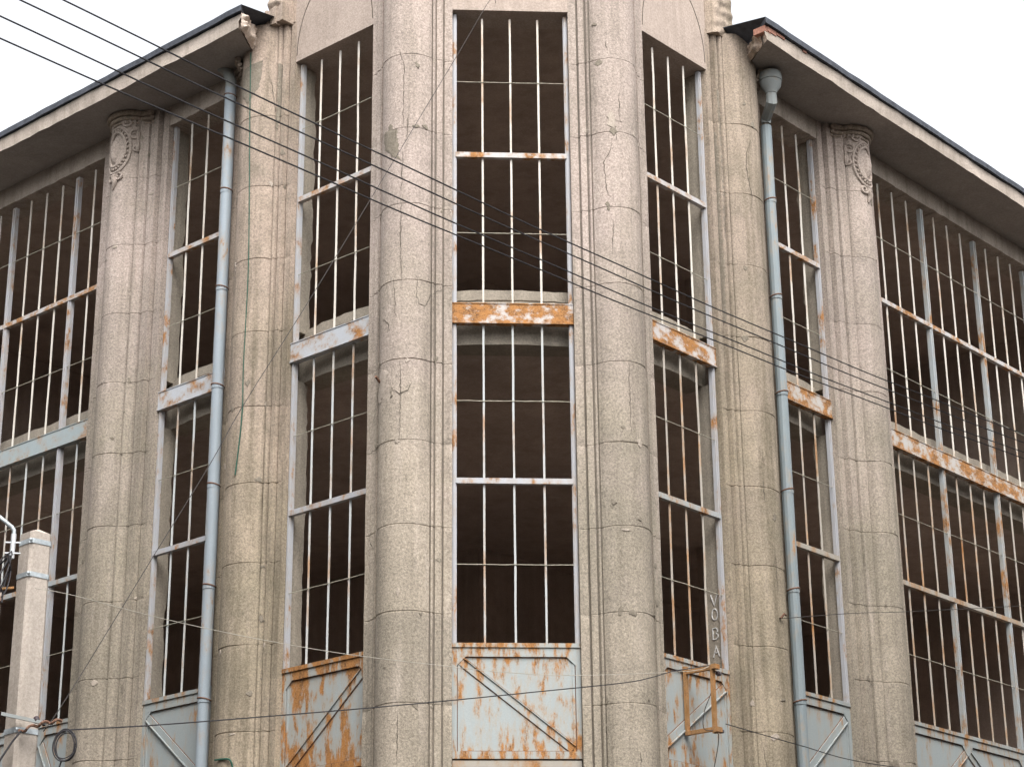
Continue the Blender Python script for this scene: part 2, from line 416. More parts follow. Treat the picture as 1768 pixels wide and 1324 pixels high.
    ob = mb.build('pilaster', mats, B); smooth_by_angle(ob, 28)
    return ob

CRACKS = {
  'CL': [[(0.485, 14.15), (0.525, 13.91), (0.525, 13.46), (0.522, 12.98)], [(0.560, 13.11), (0.557, 12.92), (0.550, 12.78)], [(0.470, 12.94), (0.453, 12.60), (0.420, 12.48)], [(0.525, 12.59), (0.517, 12.25), (0.512, 11.99)], [(0.512, 11.82), (0.510, 11.24), (0.522, 10.70)], [(0.588, 10.77), (0.625, 10.77), (0.637, 10.71), (0.635, 10.55), (0.630, 10.48), (0.650, 10.38), (0.700, 10.36), (0.743, 10.53), (0.925, 10.66)], [(0.460, 10.76), (0.475, 10.42), (0.477, 10.26), (0.485, 10.19)], [(0.355, 10.23), (0.412, 10.13), (0.432, 10.02)], [(0.520, 9.60), (0.522, 8.97), (0.517, 8.52)], [(0.465, 9.20), (0.515, 9.13), (0.573, 9.18), (0.600, 9.27)], [(0.355, 9.12), (0.147, 9.01), (0.120, 8.90)], [(0.527, 5.06), (0.525, 4.67), (0.522, 4.37)], [(0.072, 7.37), (0.155, 7.19)]],
  'CR': [[(0.378, 14.32), (0.398, 14.17)], [(0.475, 13.53), (0.470, 13.13)], [(0.438, 12.95), (0.445, 12.80)], [(0.412, 12.82), (0.403, 12.66), (0.345, 12.47), (0.357, 12.22), (0.370, 11.98), (0.415, 11.92)], [(0.405, 11.63), (0.393, 11.28), (0.388, 11.11)], [(0.375, 13.14), (0.438, 13.10), (0.497, 13.08)], [(0.495, 10.96), (0.485, 10.79)], [(0.487, 9.64), (0.485, 9.08), (0.490, 8.61)], [(0.482, 4.54), (0.482, 4.37)]],
  'L2': [[(0.762, 11.86), (0.708, 11.53), (0.703, 11.35), (0.780, 11.24)], [(0.642, 14.71), (0.662, 14.53), (0.685, 14.16), (0.760, 13.91)], [(1.000, 9.92), (1.000, 9.75)]],
  'R2': [[(0.463, 13.82), (0.427, 13.62), (0.417, 13.35), (0.427, 13.17), (0.448, 12.90), (0.432, 12.67)], [(0.417, 9.02), (0.430, 8.81)], [(0.417, 8.60), (0.417, 8.27)], [(0.470, 7.67), (0.475, 7.23), (0.480, 7.07)], [(0.335, 4.95), (0.347, 4.69)], [(0.102, 13.89), (0.110, 13.42), (0.045, 13.22), (0.110, 12.86)]],
}
PATCHES = {
  'CL': [[(0.343, 12.95), (0.465, 12.94), (0.495, 12.68), (0.487, 12.53), (0.510, 12.44), (0.445, 12.52), (0.355, 12.68), (0.318, 12.86)], [(0.338, 9.53), (0.417, 9.48), (0.385, 9.18), (0.323, 9.06), (0.233, 9.18), (0.282, 9.41)]],
  'CR': [[(0.375, 13.18), (0.410, 13.26), (0.448, 13.13), (0.430, 12.98), (0.367, 13.02), (0.385, 13.09)]],
  'R2': [[(0.338, 10.81), (0.323, 10.20), (0.325, 9.77), (0.305, 9.27), (0.318, 8.84), (0.328, 8.59), (0.357, 8.68), (0.410, 9.18), (0.455, 9.71), (0.463, 10.23), (0.470, 10.85), (0.440, 11.45), (0.385, 11.61), (0.357, 11.25)], [(0.370, 5.10), (0.417, 5.14), (0.440, 5.10), (0.390, 5.03)]],
}
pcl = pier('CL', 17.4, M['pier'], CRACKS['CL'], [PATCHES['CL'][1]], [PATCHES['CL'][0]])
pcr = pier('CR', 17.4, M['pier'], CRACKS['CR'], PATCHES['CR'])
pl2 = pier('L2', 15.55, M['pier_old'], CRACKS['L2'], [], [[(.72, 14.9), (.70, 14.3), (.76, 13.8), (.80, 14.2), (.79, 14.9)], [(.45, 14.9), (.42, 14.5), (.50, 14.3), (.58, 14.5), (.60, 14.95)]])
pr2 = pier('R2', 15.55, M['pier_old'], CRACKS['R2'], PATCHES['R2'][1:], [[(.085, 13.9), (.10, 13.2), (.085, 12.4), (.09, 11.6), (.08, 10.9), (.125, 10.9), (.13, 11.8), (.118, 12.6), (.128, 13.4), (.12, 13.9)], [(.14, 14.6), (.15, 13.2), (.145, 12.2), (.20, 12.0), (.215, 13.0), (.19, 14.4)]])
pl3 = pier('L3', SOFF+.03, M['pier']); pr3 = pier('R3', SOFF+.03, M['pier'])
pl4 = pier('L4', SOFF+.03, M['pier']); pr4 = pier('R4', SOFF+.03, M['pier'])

# lintels and parapet walls over the bays
LZ = 14.875
for key in ('C1', 'L1', 'R1'):
    w, a, b = OPEN[key]; mb = MB(); e = .10
    mb.wbox(w, a-.03, b+.03, -.35, .128, LZ, 17.2); ob = mb.build('parapet_wall', M['plaster'], B)
    mb = MB(); mb.wbox(w, a-.05, b+.05, -.37, .20, 17.2, 17.38); mb.build('coping', M['plaster'], B)
    if w != 'C':                              # scored arch over the side windows
        mb = MB(); c0 = (a+b)/2; hw = (b-a)/2-.02; pts = []
        for i in range(25):
            q = pi*i/24; pts.append(P3(w, c0+hw*cos(q), .129, 14.98+1.12*sin(q)+random.uniform(-.006, .006)))
        mb.tube(pts, .007, 5); mb.build('arch_groove', M['crack'], B)
for key, x1 in (('L2', 5.0), ('R2', 5.0), ('L3', 13.9), ('R3', 14.1)):
    w, a, b = OPEN[key]; mb = MB()
    n = 40; 
    for i in range(n):
        t0, t1 = a-.02+(b-a+.04)*i/n, a-.02+(b-a+.04)*(i+1)/n
        mb.wbox(w, t0, t1, -.35, .12+random.uniform(-.003, .003), LZ-.02+random.uniform(-.006, .006), SOFF+.02)
    mb.build('lintel', M['eave'], B)
# short wall returns of the corner tower above the eaves, with ledge and console
for w, t0 in (('L', 2.16), ('R', 2.09)):
    mb = MB(); mb.wbox(w, t0+.03, 2.72, -.6, .14, 15.552, 17.2); mb.build('parapet_wall', M['pier_old'], B)
    if w == 'L':
        mb = MB(); K = 14
        for i in range(K):                    # ragged ledge
            a = t0+.08+(2.95-t0-.08)*i/K; b = t0+.08+(2.95-t0-.08)*(i+1)/K
            mb.wbox(w, a, b, .0, .34+random.uniform(-.02, .02), 15.553-random.uniform(0, .04), 15.80+random.uniform(-.02, .02))
        mb.build('ledge', M['pier_old'], B)
    # weathered console strip: a rough swelling block with worn scroll relief
    za, zb_ = (15.79, 17.1) if w == 'L' else (15.50, 17.1)
    ta, tb = (t0+.10, 2.66) if w == 'L' else (t0+.05, 2.70)
    mb = MB(); nu, nv = 22, 60
    for v in range(nv+1):
        for u in range(nu+1):
            f, g = u/nu, v/nv; t = ta+(tb-ta)*f; z = za+(zb_-za)*g
            edge = min(1, min(f, 1-f)*7); top = .30 if w == 'L' else .27
            q = Vector((t*4, 3, z*3)); h = .035*mnoise.noise(q)+.02*mnoise.noise(q*3)
            sc = (.020 if w == 'L' else .008)*sin(9*sqrt((f-.5)**2+((z-16.05-.25*sin(3*f))*1.3)**2)*3.2)
            mb.v.append(P3(w, t+.012*mnoise.noise(Vector((1, 5, z*5))), .13+(top-.13)*sqrt(edge)+(h+sc)*edge, z))
    for v in range(nv):
        for u in range(nu):
            a = v*(nu+1)+u; mb.f.append((a, a+1, a+nu+2, a+nu+1)); mb.mi.append(0)
    b0 = len(mb.v)
    for t, z in ((ta, za), (tb, za), (tb, zb_), (ta, zb_)): mb.v.append(P3(w, t, .10, z))
    lo = list(range(nu+1)); hi = [nv*(nu+1)+u for u in range(nu+1)]; le = [v*(nu+1) for v in range(nv+1)]; ri = [v*(nu+1)+nu for v in range(nv+1)]
    for f_ in (lo+[b0+1, b0], hi+[b0+2, b0+3], le+[b0+3, b0], ri+[b0+2, b0+1]): mb.f.append(tuple(f_)); mb.mi.append(0)
    ob = mb.build('console', M['pier_old'], B); smooth_by_angle(ob, 60)

# eaves with diagonal broken ends, felt roof edge
def eave(w, tend):
    e = empty('eave_tmp', (0, 0, 0)); bpy.data.objects.remove(e)
    def tcut(n): return 2.42+(1.0-n)*.66
    prof = [(.10, SOFF, 0), (1.0, SOFF-.01, 1), (1.004, SOFF+.10, 1), (1.008, SOFF+.16, 1), (1.012, SOFF+.215, 1), (.10, SOFF+.215, 1)]
    mb = MB(); n = 60; k = len(prof)
    for i in range(n+1):
        for n_, z_, _ in prof:
            t0 = tcut(n_); t = t0+(tend-t0)*(i/n)
            j = .5 if 0 < i < n else 0
            wob = .012*mnoise.noise(Vector((t*1.3, n_*3, z_*4)))+.012*mnoise.noise(Vector((t*5, n_*3, z_*4)))
            rag = (random.uniform(-.07, .05) if i == 0 else 0)
            mb.v.append(P3(w, t+rag, n_+(wob if n_ > .5 else 0), z_+(wob*.6 if n_ > .5 else 0)))
    for i in range(n):
        for j in range(k):
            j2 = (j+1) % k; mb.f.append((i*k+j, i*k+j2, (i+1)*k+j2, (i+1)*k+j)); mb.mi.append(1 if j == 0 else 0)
    mb.f.append(tuple(range(k))); mb.mi.append(2); mb.f.append(tuple(n*k+j for j in range(k-1, -1, -1))); mb.mi.append(0)
    ob = mb.build('eave', [M['eave'], M['soffit'], M['chunk']], B)
    # roof sheet: front edge over the fascia, rising to the ridge
    mb = MB(); n = 46
    for i in range(n+1):
        for n_, z_ in ((1.06, SOFF+.222), (1.06, SOFF+.315), (-5.5, SOFF+1.6), (-5.5, SOFF+1.5), (.2, SOFF+(.39 if w == 'L' else .24))):
            t0 = tcut(max(n_, .14))-.05 if n_ > (.2 if w == 'L' else 0) else (3.05 if w == 'L' else 2.75)
            t = t0+(tend-t0)*i/n; wob = .010*mnoise.noise(Vector((t*2.1, 3, 1))) if n_ > 1 else 0
            mb.v.append(P3(w, t, n_+wob, z_+wob))
    for i in range(n):
        for j in range(5):
            j2 = (j+1) % 5; mb.f.append((i*5+j, i*5+j2, (i+1)*5+j2, (i+1)*5+j)); mb.mi.append(0)
    mb.f.append((0, 1, 2, 3, 4)); mb.f.append(tuple(n*5+j for j in (4, 3, 2, 1, 0))); mb.mi += [0, 0]
    mb.build('roof', M['roof'], B)
    return ob
evL = eave('L', 16.6); evR = eave('R', 16.8)
# crumbled end of the left eave and exposed bricks of the right one
mb = MB()
rows = []
for i in range(25):                           # one ragged face following the cut, lumpy and broken
    f = i/24; n_ = 1.01-.74*f; t = 2.42+(1-n_)*.66
    for j in range(13):
        g = j/12; z = SOFF-.03+(.27+.16*f)*g
        q = Vector((f*4, g*2.5, 3)); h = .07*mnoise.noise(q)+.045*mnoise.noise(q*2.3)+.02*mnoise.noise(q*6)
        ed = min(1, 5*min(f, 1-f)+.2)*min(1, 5*min(g, 1-g)+.15)
        mb.v.append(P3('L', t-.02-(.085+h)*ed, n_+.03*mnoise.noise(q*3), z+.05*mnoise.noise(Vector((f*6, 2, g)))*(g > .9)))
for i in range(24):
    for j in range(12):
        a = i*13+j; mb.f.append((a, a+1, a+14, a+13)); mb.mi.append(0)
ob = mb.build('broken_edge', M['chunk'], evL); smooth_by_angle(ob, 50)
for t, l, h in ((2.43, .22, .075), (2.67, .20, .045), (3.35, .10, .03)):
    mb = MB(); mb.wbox('R', t, t+l, .85, 1.020, SOFF+.214-h, SOFF+.216); mb.build('exposed_brick', M['brick'], evR)
mb = MB(); mb.wbox('R', 2.38, 2.52, .80, 1.01, SOFF+.12, SOFF+.217); mb.build('exposed_brick', M['brick'], evR)
mb = MB()
for i in range(25):
    f = i/24; n_ = .88-.64*f; t = 2.42+(1-n_)*.66
    for j in range(13):
        g = j/12; z = SOFF-.04+.27*g; q = Vector((f*4, g*2.5, 9)); h = .07*mnoise.noise(q)+.045*mnoise.noise(q*2.3)+.02*mnoise.noise(q*6)
        ed = min(1, 5*min(f, 1-f)+.2)*min(1, 5*min(g, 1-g)+.15)
        mb.v.append(P3('R', t-.02-(.07+h)*ed, n_+.03*mnoise.noise(q*3), z))
for i in range(24):
    for j in range(12):
        a = i*13+j; mb.f.append((a, a+1, a+14, a+13)); mb.mi.append(0)
ob = mb.build('broken_edge', M['pier_old'], evR); smooth_by_angle(ob, 50)

# ring capitals under the eaves and cartouches on the wing pilasters
def capital(key, f0, f1, par):
    pr = PIERS[key]; mb = MB(); n = 36
    for dz, off, r in ((-.045, .075, .05), (-.125, .045, .035), (-.185, .02, .02)):
        pts = []
        for i in range(n+1):
            (x, y), nn = along(pr, f0+(f1-f0)*i/n); pts.append((x+nn[0]*off, y+nn[1]*off))
        for _ in range(6): pts = [pts[0]]+[((pts[i-1][0]+2*pts[i][0]+pts[i+1][0])/4, (pts[i-1][1]+2*pts[i][1]+pts[i+1][1])/4) for i in range(1, n)]+[pts[-1]]
        mb.tube([(x, y, SOFF+dz+EYE) for x, y in pts], r, 8)
    ob = mb.build('capital', M['pier_old'], par); smooth_by_angle(ob, 50)
capital('L3', .17, .83, pl3); capital('R3', .17, .83, pr3)
capital('L2', .02, .40, pl2); capital('R2', .62, .98, pr2)
capital('L4', .17, .83, pl4); capital('R4', .17, .83, pr4)
def cartouche(key, par, cz, mir):
    pr = PIERS[key]; Lp = sum(math.hypot(pr[i][0]-pr[i-1][0], pr[i][1]-pr[i-1][1]) for i in range(1, len(pr)))
    def S(dx, dz, lift=.01):
        (x, y), nn = along(pr, .5+dx/Lp); return (x+nn[0]*lift, y+nn[1]*lift, cz+dz+EYE)
    mb = MB()
    for rx, rz, r, lf in ((.175, .29, .026, .012), (.255, .37, .024, .008)):
        mb.tube([S(rx*cos(q), rz*sin(q)-.03*(rz > .3)*max(0, -sin(q)), lf) for q in [2*pi*i/40 for i in range(40)]], r, 7, True)
    for i in range(26):                       # beads between the two rings
        q = 2*pi*i/26; c = S(.213*cos(q), .33*sin(q), .014); mb.blob(c, .02, .02, .024, 6, 4)
    for i in range(9):                        # flat oval boss
        q = i/8*2-1; ww = .15*sqrt(max(0, 1-q*q))+.004
    mb.blob(S(0, 0, -.045), .13, .06, .25, 12, 8)
    for sx in (-1, 1):                        # scrolls: top, sides, pendant
        for cx, cz_, r0, turns, st in ((.19, .43, .10, 1.5, .0), (.30, .22, .085, 1.3, 1.0), (.09, -.46, .075, 1.3, 2.6), (.33, -.02, .055, 1.2, .5)):
            pts = []
            for i in range(20):
                q = i/19; a = st+turns*2*pi*q; r = r0*(1-.7*q); pts.append(S(sx*(cx+r*cos(a)), cz_+r*sin(a), .012))
            mb.tube(pts, [.026-.012*i/19 for i in range(20)], 6)
        for i in range(5):                    # leaf frieze under the capital
            x0 = sx*(.05+.075*i); mb.tube([S(x0+sx*.02*j, .53-.06*j+.03*sin(j+i), .015) for j in range(3)], [.035, .03, .012], 6)
    mb.tube([S(.02*sin(i), -.50-.035*i, .01) for i in range(6)], [.05, .055, .045, .035, .025, .01], 7)
    mb.tube([S(mir*.36, .28-.05*i, .012) for i in range(8)], [.03, .04, .03, .025, .04, .05, .045, .02], 6)
    ob = mb.build('cartouche', M['pier'], par); smooth_by_angle(ob, 50)
cartouche('L3', pl3, 14.56, 1); cartouche('R3', pr3, 14.56, -1)
cartouche('L4', pl4, 14.56, 1); cartouche('R4', pr4, 14.56, -1)

# ------------------------------------------------------------------ windows
ROD = [13.805, 11.53, 9.15, 6.962]
BEAM = (10.214, 10.503); PAN = (4.523, 5.949); TR = [(12.645, 12.717), (8.022, 8.094)]
def window(key, bars, mull, beam, panel, frame, bar_u, bar_l, tr_m, braces, panel_label=None, lower_frame=None):
    w, a, b = OPEN[key]; fw = .062
    mb = MB()
    mb.wbox(w, a+.004, a+fw, -.03, .03, PAN[1], 14.86).wbox(w, b-fw, b-.004, -.03, .03, PAN[1], 14.86)
    mb.wbox(w, a+.018, a+fw-.012, .03, .045, PAN[1], 14.85).wbox(w, b-fw+.012, b-.018, .03, .045, PAN[1], 14.85)
    win = mb.build('window', frame, B)
    for m_ in mull:
        mb = MB(); mb.wbox(w, m_-.042, m_+.042, -.035, .036, PAN[1], BEAM[0]).wbox(w, m_-.042, m_+.042, -.035, .036, BEAM[1], 14.80)
        mb.wbox(w, m_-.012, m_+.012, .036, .052, PAN[1], 14.78); mb.build('mullion', [frame], win)
    for t in bars:
        for z0, z1, mt in ((PAN[1], BEAM[0], bar_l), (BEAM[1], 14.806, bar_u)):
            mb = MB(); r = .0148; ns = 9; ph = random.uniform(0, 50); bw = random.choice((.002, .003, .005, .008))
            pts = [P3(w, t+bw*(sin(pi*g/ns)*mnoise.noise(Vector((ph, 0, 0)))*2+mnoise.noise(Vector((ph, g*.8, 2)))), bw*mnoise.noise(Vector((ph, g*.7, 9))), z0+(z1-z0)*g/ns) for g in range(ns+1)]
            mb.tube(pts, [r*1.25*random.uniform(.92, 1.08) for _ in pts], 4)
            mb.build('glazing_bar', mt, win)
    for z in ROD:
        mb = MB(); n = 10; u = z > 10.3
        mb.tube([P3(w, a+fw+(b-a-2*fw)*i/n, .02, z+random.uniform(-.003, .003)) for i in range(n+1)], .006, 6)
        mb.build('tie_rod', M['rod'], win)
    for (z0, z1), mt in zip(TR, tr_m):
        mb = MB(); edges = [a+fw-.015]+[x for x in mull]+[b-fw+.015]
        mb.wbox(w, edges[0], edges[-1], -.02, .055, z0, z1); mb.build('transom', mt, win)
    mb = MB(); mb.wbox(w, a+.002, b-.002, -.025, .065, BEAM[0], BEAM[1]); mb.wbox(w, a+.002, b-.002, .065, .080, BEAM[0], BEAM[0]+.014)
    mb.wbox(w, a+.002, b-.002, .065, .074, BEAM[1]-.012, BEAM[1])
    o = mb.build('steel_beam', beam, win)
    # sheet metal panel
    mb = MB(); mb.wbox(w, a+.004, b-.004, -.02, .008, PAN[0], PAN[1]-.002); pn = mb.build('metal_panel', panel, B)
    if panel_label: pn['label'] = panel_label
    mb = MB(); mb.wbox(w, a+.006, b-.006, .0083, .0125, PAN[1]-.176, PAN[1]-.1).wbox(w, a+.068, b-.068, .0083, .011, PAN[0]+.05, PAN[0]+.10)
    for x0, x1 in ((a+.06, a+.0745), (b-.0745, b-.06)): mb.wbox(w, x0, x1, .0083, .0125, PAN[0]+.1001, PAN[1]-.1761)
    mb.build('panel_seam', M['clamp'], pn)
    segs = [a+.004]+list(mull)+[b-.004]
    mb = MB()
    mb.wbox(w, a+.004, b-.004, .0081, .034, PAN[1]-.165, PAN[1]-.05).wbox(w, a+.004, b-.004, -.018, .052, PAN[1]-.050, PAN[1]+.004)
    mb.wbox(w, a+.004, b-.004, .0081, .034, PAN[0], PAN[0]+.09)
    mb.wbox(w, a+.004, a+.066, .0081, .034, PAN[0]+.09, PAN[1]-.165).wbox(w, b-.066, b-.004, .0081, .034, PAN[0]+.09, PAN[1]-.165)
    mb.wbox(w, a+.078, a+.108, .0081, .020, PAN[0]+.09, PAN[1]-.165).wbox(w, b-.108, b-.078, .0081, .020, PAN[0]+.09, PAN[1]-.165)
    zt = PAN[1]-.165
    for i, s_ in enumerate(segs):
        if i in (0, len(segs)-1):
            d = 1 if i == 0 else -1; x = s_+d*.062
            mb.wpoly(w, [(x, zt), (x+d*.11, zt), (x, zt-.11)] if d > 0 else [(x+d*.11, zt), (x, zt), (x, zt-.11)], .0081, .033)
        else:
            mb.wpoly(w, [(s_-.16, zt), (s_-.03, zt-.15), (s_+.03, zt-.15), (s_+.16, zt)], .0081, .033)
    mb.build('panel_rail', panel, pn)
    for p, q in braces:
        mb = MB(); mb.wbar(w, p, q, .128, .0081, .0115); mb.build('brace_seam', M['clamp'], pn)
        mb = MB(); mb.wbar(w, p, q, .105, .0116, .026)
        dx, dz = q[0]-p[0], q[1]-p[1]; l = math.hypot(dx, dz); ox, oz = -dz/l*.046, dx/l*.046
        mb.wbar(w, (p[0]+ox, p[1]+oz), (q[0]+ox, q[1]+oz), .012, .026, .045); mb.build('brace', panel, pn)
    # grille and gate under the panel
    mb = MB(); mb.wbox(w, a+.01, b-.01, -.02, .02, PAN[0]-.10, PAN[0]-.02).wbox(w, a+.01, b-.01, -.02, .02, PAN[0]-.62, PAN[0]-.55)
    nb = max(6, int((b-a)/.085))
    for i in range(nb):
        t = a+.03+(b-a-.06)*(i+.5)/nb; mb.wbox(w, t-.012, t+.012, -.012, .012, PAN[0]-.55, PAN[0]-.10)
    mb.build('grille', M['bar_rust'], B)
    mb = MB(); mb.wbox(w, a+.01, b-.01, -.03, .0, GROUND+.02, PAN[0]-.622)
    for z in (GROUND+.1, 1.2, 2.6): mb.wbox(w, a+.01, b-.01, .0, .03, z, z+.12)
    mb.build('gate', M['panel_clean'], B)
    # rough inner jambs and the concrete floor beam behind
    for s_, d in ((a, 1), (b, -1)):
        for z0, z1 in ((PAN[0], 10.0), (10.72, 14.86)):
            mb = MB(); nz = int((z1-z0)/.09)
            rows = []
            for i in range(nz+1):
                z = z0+(z1-z0)*i/nz; dp = -.285+.05*mnoise.noise(Vector((s_*3, z*1.9, 5)))+.04*mnoise.noise(Vector((s_, z*7, 2)))
                ins = .004*mnoise.noise(Vector((s_, z*3, 8)))
                rows.append([P3(w, s_+d*(.002+ins), -.032, z), P3(w, s_+d*(.004+ins), dp*.6, z), P3(w, s_+d*(-.01+ins), dp, z), P3(w, s_-d*.25, dp-.02, z), P3(w, s_-d*.25, -.032, z)])
            for r in rows: mb.v += r
            for i in range(nz):
                for j in range(5):
                    j2 = (j+1) % 5; mb.f.append((i*5+j, i*5+j2, i*5+5+j2, i*5+5+j)); mb.mi.append(0)
            mb.f.append((4, 3, 2, 1, 0)); mb.f.append(tuple(nz*5+j for j in range(5))); mb.mi += [0, 0]
            mb.build('inner_jamb', M['inner'], B)
    mb = MB(); n = max(14, int((b-a)/.10)); rows = []
    for i in range(n+1):
        t = a-.1+(b-a+.2)*i/n; q = (t-a)/(b-a); bow = .07*max(0, 1-(2*q-1)**2) if (b-a) < 3 else .05
        zt = 10.775+.014*mnoise.noise(Vector((t*5, 1, a)))+.012*mnoise.noise(Vector((t*15, 1, a))); zb = 10.0+.01*mnoise.noise(Vector((t*9, 4, a)))
        cr = .012*mnoise.noise(Vector((t*8, 7, a)))
        f = -.20+bow
        rows.append([P3(w, t, f, zb), P3(w, t, f, 10.605+cr), P3(w, t, f-.02, 10.615+cr), P3(w, t, f-.02, 10.625+cr), P3(w, t, f-.004, 10.635+cr), P3(w, t, f-.01, zt), P3(w, t, -.55, zt), P3(w, t, -.55, zb)])
    for r in rows: mb.v += r
    for i in range(n):
        for j in range(8):
            j2 = (j+1) % 8; mb.f.append((i*8+j, i*8+j2, i*8+8+j2, i*8+8+j)); mb.mi.append(0)
    mb.f.append(tuple(range(7, -1, -1))); mb.f.append(tuple(n*8+j for j in range(8))); mb.mi += [0, 0]
    mb.build('floor_beam', M['inner'], B)
    return win, pn
def even(a, b, n): return [a+.03+(b-a-.06)*(i+1)/n for i in range(n-1)]
zt, zb = PAN[1]-.19, PAN[0]+.06
w_, a_, b_ = OPEN['C1']
window('C1', even(a_, b_, 4), [], M['beam_rust'], M['panel'], M['frame'], M['bar'], M['bar_blue'], (M['transom'], M['frame']), [((a_+.12, zt-.03), (b_-.11, zb+.06))])
w_, a_, b_ = OPEN['L1']
window('L1', even(a_, b_, 4), [], M['beam_blue'], M['panel_rust'], M['frame'], M['bar'], M['bar_blue'], (M['transom'], M['frame']), [((a_+.10, zt-.05), (b_-.08, zb))], 'heavily rusted panel with diagonal brace')
w_, a_, b_ = OPEN['R1']
window('R1', even(a_, b_, 4), [], M['beam_rust'], M['panel'], M['frame'], M['bar'], M['bar_rust'], (M['transom'], M['frame_dull']), [((b_-.10, zt-.05), (a_+.08, zb+.2))])
w_, a_, b_ = OPEN['L2']
window('L2', even(a_, b_, 4), [], M['beam_blue'], M['panel_clean'], M['frame'], M['bar'], M['bar_blue'], (M['transom'], M['frame']), [((b_-.10, zt-.05), (a_+.08, zb))])
w_, a_, b_ = OPEN['R2']
window('R2', even(a_, b_, 4), [], M['beam_mid'], M['panel_clean'], M['frame'], M['bar'], M['bar_rust'], (M['transom'], M['bar_rust']), [((b_-.12, zt-.05), (a_+.08, zb))])
def big(key, m0, step, pane):
    w, a, b = OPEN[key]; mu = []; t = m0
    while t < b-.4: mu.append(t); t += step
    ba = []; t = m0-pane
    while t > a+.12: ba.append(t); t -= pane
    for m_ in mu:
        for i in range(1, 4):
            if m_+i*step/4 < b-.1: ba.append(m_+i*step/4)
    br = []
    for i, m_ in enumerate(mu):
        nx = mu[i+1] if i+1 < len(mu) else b-.05; pv = mu[i-1] if i else a+.05
        if i % 2 == 0: br += [((m_+.06, zt-.1), (nx-.1, zb)), ((m_-.06, zt-.1), (max(pv+.1, a+.12), zb))]
    return mu, ba, br
mu, ba, br = big('L3', 7.384, 1.70, .42)
window('L3', ba, mu, M['beam_grey'], M['panel_clean'], M['frame'], M['bar'], M['bar_blue'], (M['transom'], M['frame_dull']), br)
mu, ba, br = big('R3', 8.26, 1.76, .44)
window('R3', ba, mu, M['beam_mid'], M['panel_clean'], M['frame_dull'], M['bar'], M['bar_rust'], (M['transom'], M['bar_rust']), br)

# painted letters on the inner jamb of the right tower window
def letters():
    t = OPEN['R1'][2]
    G = {'V': [[(-.5, .5), (0, -.5), (.5, .5)]], 'O': [[(.42*cos(q), .5*sin(q)) for q in [2*pi*i/14 for i in range(15)]]],
         'B': [[(-.38, .03), (-.4, .5), (.1, .5), (.32, .34), (.3, .14), (0, .03), (.36, -.1), (.38, -.34), (.1, -.5), (-.4, -.5), (-.39, .02)]],
         'A': [[(-.45, -.5), (-.26, -.1), (0, .5), (.27, -.1), (.45, -.5), (.26, -.11), (-.25, -.11)]]}
    for ch, z in (('V', 7.00), ('O', 6.80), ('B', 6.54), ('A', 6.30)):
        mb = MB()
        for st in G[ch]: mb.tube([P3('R', t-.004, -.15+x*.11, z-.06+y*.15) for x, y in st], .012, 5)
        mb.build('painted_letter', M['chalk'], B)
letters()

# interior: floors, rear walls, columns
def lint(n): # inner polygon vertex where the two wing lines at depth n meet
    (x1, y1), (x2, y2) = W('L', 0, n), W('L', 1, n); (x3, y3), (x4, y4) = W('R', 0, n), W('R', 1, n)
    d = (x1-x2)*(y3-y4)-(y1-y2)*(x3-x4); a = x1*y2-y1*x2; b = x3*y4-y3*x4
    return ((a*(x3-x4)-(x1-x2)*b)/d, (a*(y3-y4)-(y1-y2)*b)/d)
TE = 16.2
poly = [W('L', TE, -.34), W('L', .14, -.34), W('R', .14, -.34), W('R', TE, -.34), W('R', TE, -8), lint(-8), W('L', TE, -8)]
for z0, z1, nm in ((10.05, 10.5, 'floor_slab'), (5.2, 5.5, 'floor_slab'), (15.22, 15.45, 'ceiling')):
    MB().prism(poly, z0+EYE, z1+EYE).build(nm, M['dark'], B)
for w, t, n in (('L', 9, -5), ('R', 9, -5)):
    mb = MB(); mb.wbox(w, t-.25, t+.25, n-.25, n+.25, GROUND, 10.047); mb.wbox(w, t-.25, t+.25, n-.25, n+.25, 10.503, 15.217); mb.build('inner_column', M['dark'], B)
inner = lint(-8); inner2 = lint(-8.3)
mb = MB(); mb.prism([W('L', TE, -8), inner, inner2, W('L', TE, -8.3)], 0, 15.4+EYE).prism([inner, W('R', TE, -8), W('R', TE, -8.3), inner2], 0, 15.4+EYE)
mb.build('rear_wall', M['dark'], B)
for w in 'LR':
    t1 = {'L': 15.47, 'R': 15.67}[w]
    MB().wbox(w, t1-.05, t1+.25, -8.2, -.04, GROUND, 15.21).build('end_wall', M['dark'], B)
# flat roof deck closing the space behind the tower parapet
MB().prism([W('L', 3.0, -.36), W('L', .1, -.36), W('R', .1, -.36), W('R', 3.0, -.36), W('R', TE, -5.2), W('R', TE, -8.2), inner2, W('L', TE, -8.2), W('L', TE, -5.2)], 15.46+EYE, 15.58+EYE).build('roof_deck', M['roof'], B)
# plinth course at the pavement
for key in ('CL', 'CR', 'L2', 'R2', 'L3', 'R3', 'L4', 'R4'):
    pr = PIERS[key]; mb = MB(); k = len(pr)
    out = [along(pr, i/30) for i in range(31)]
    o2 = [(p[0]+n[0]*.06, p[1]+n[1]*.06) for p, n in out]; i2 = [(p[0]-n[0]*.02, p[1]-n[1]*.02) for p, n in out]
    mb.tube([(x, y, .35) for x, y in o2], .05, 6); mb.build('plinth_moulding', M['pier'], B)

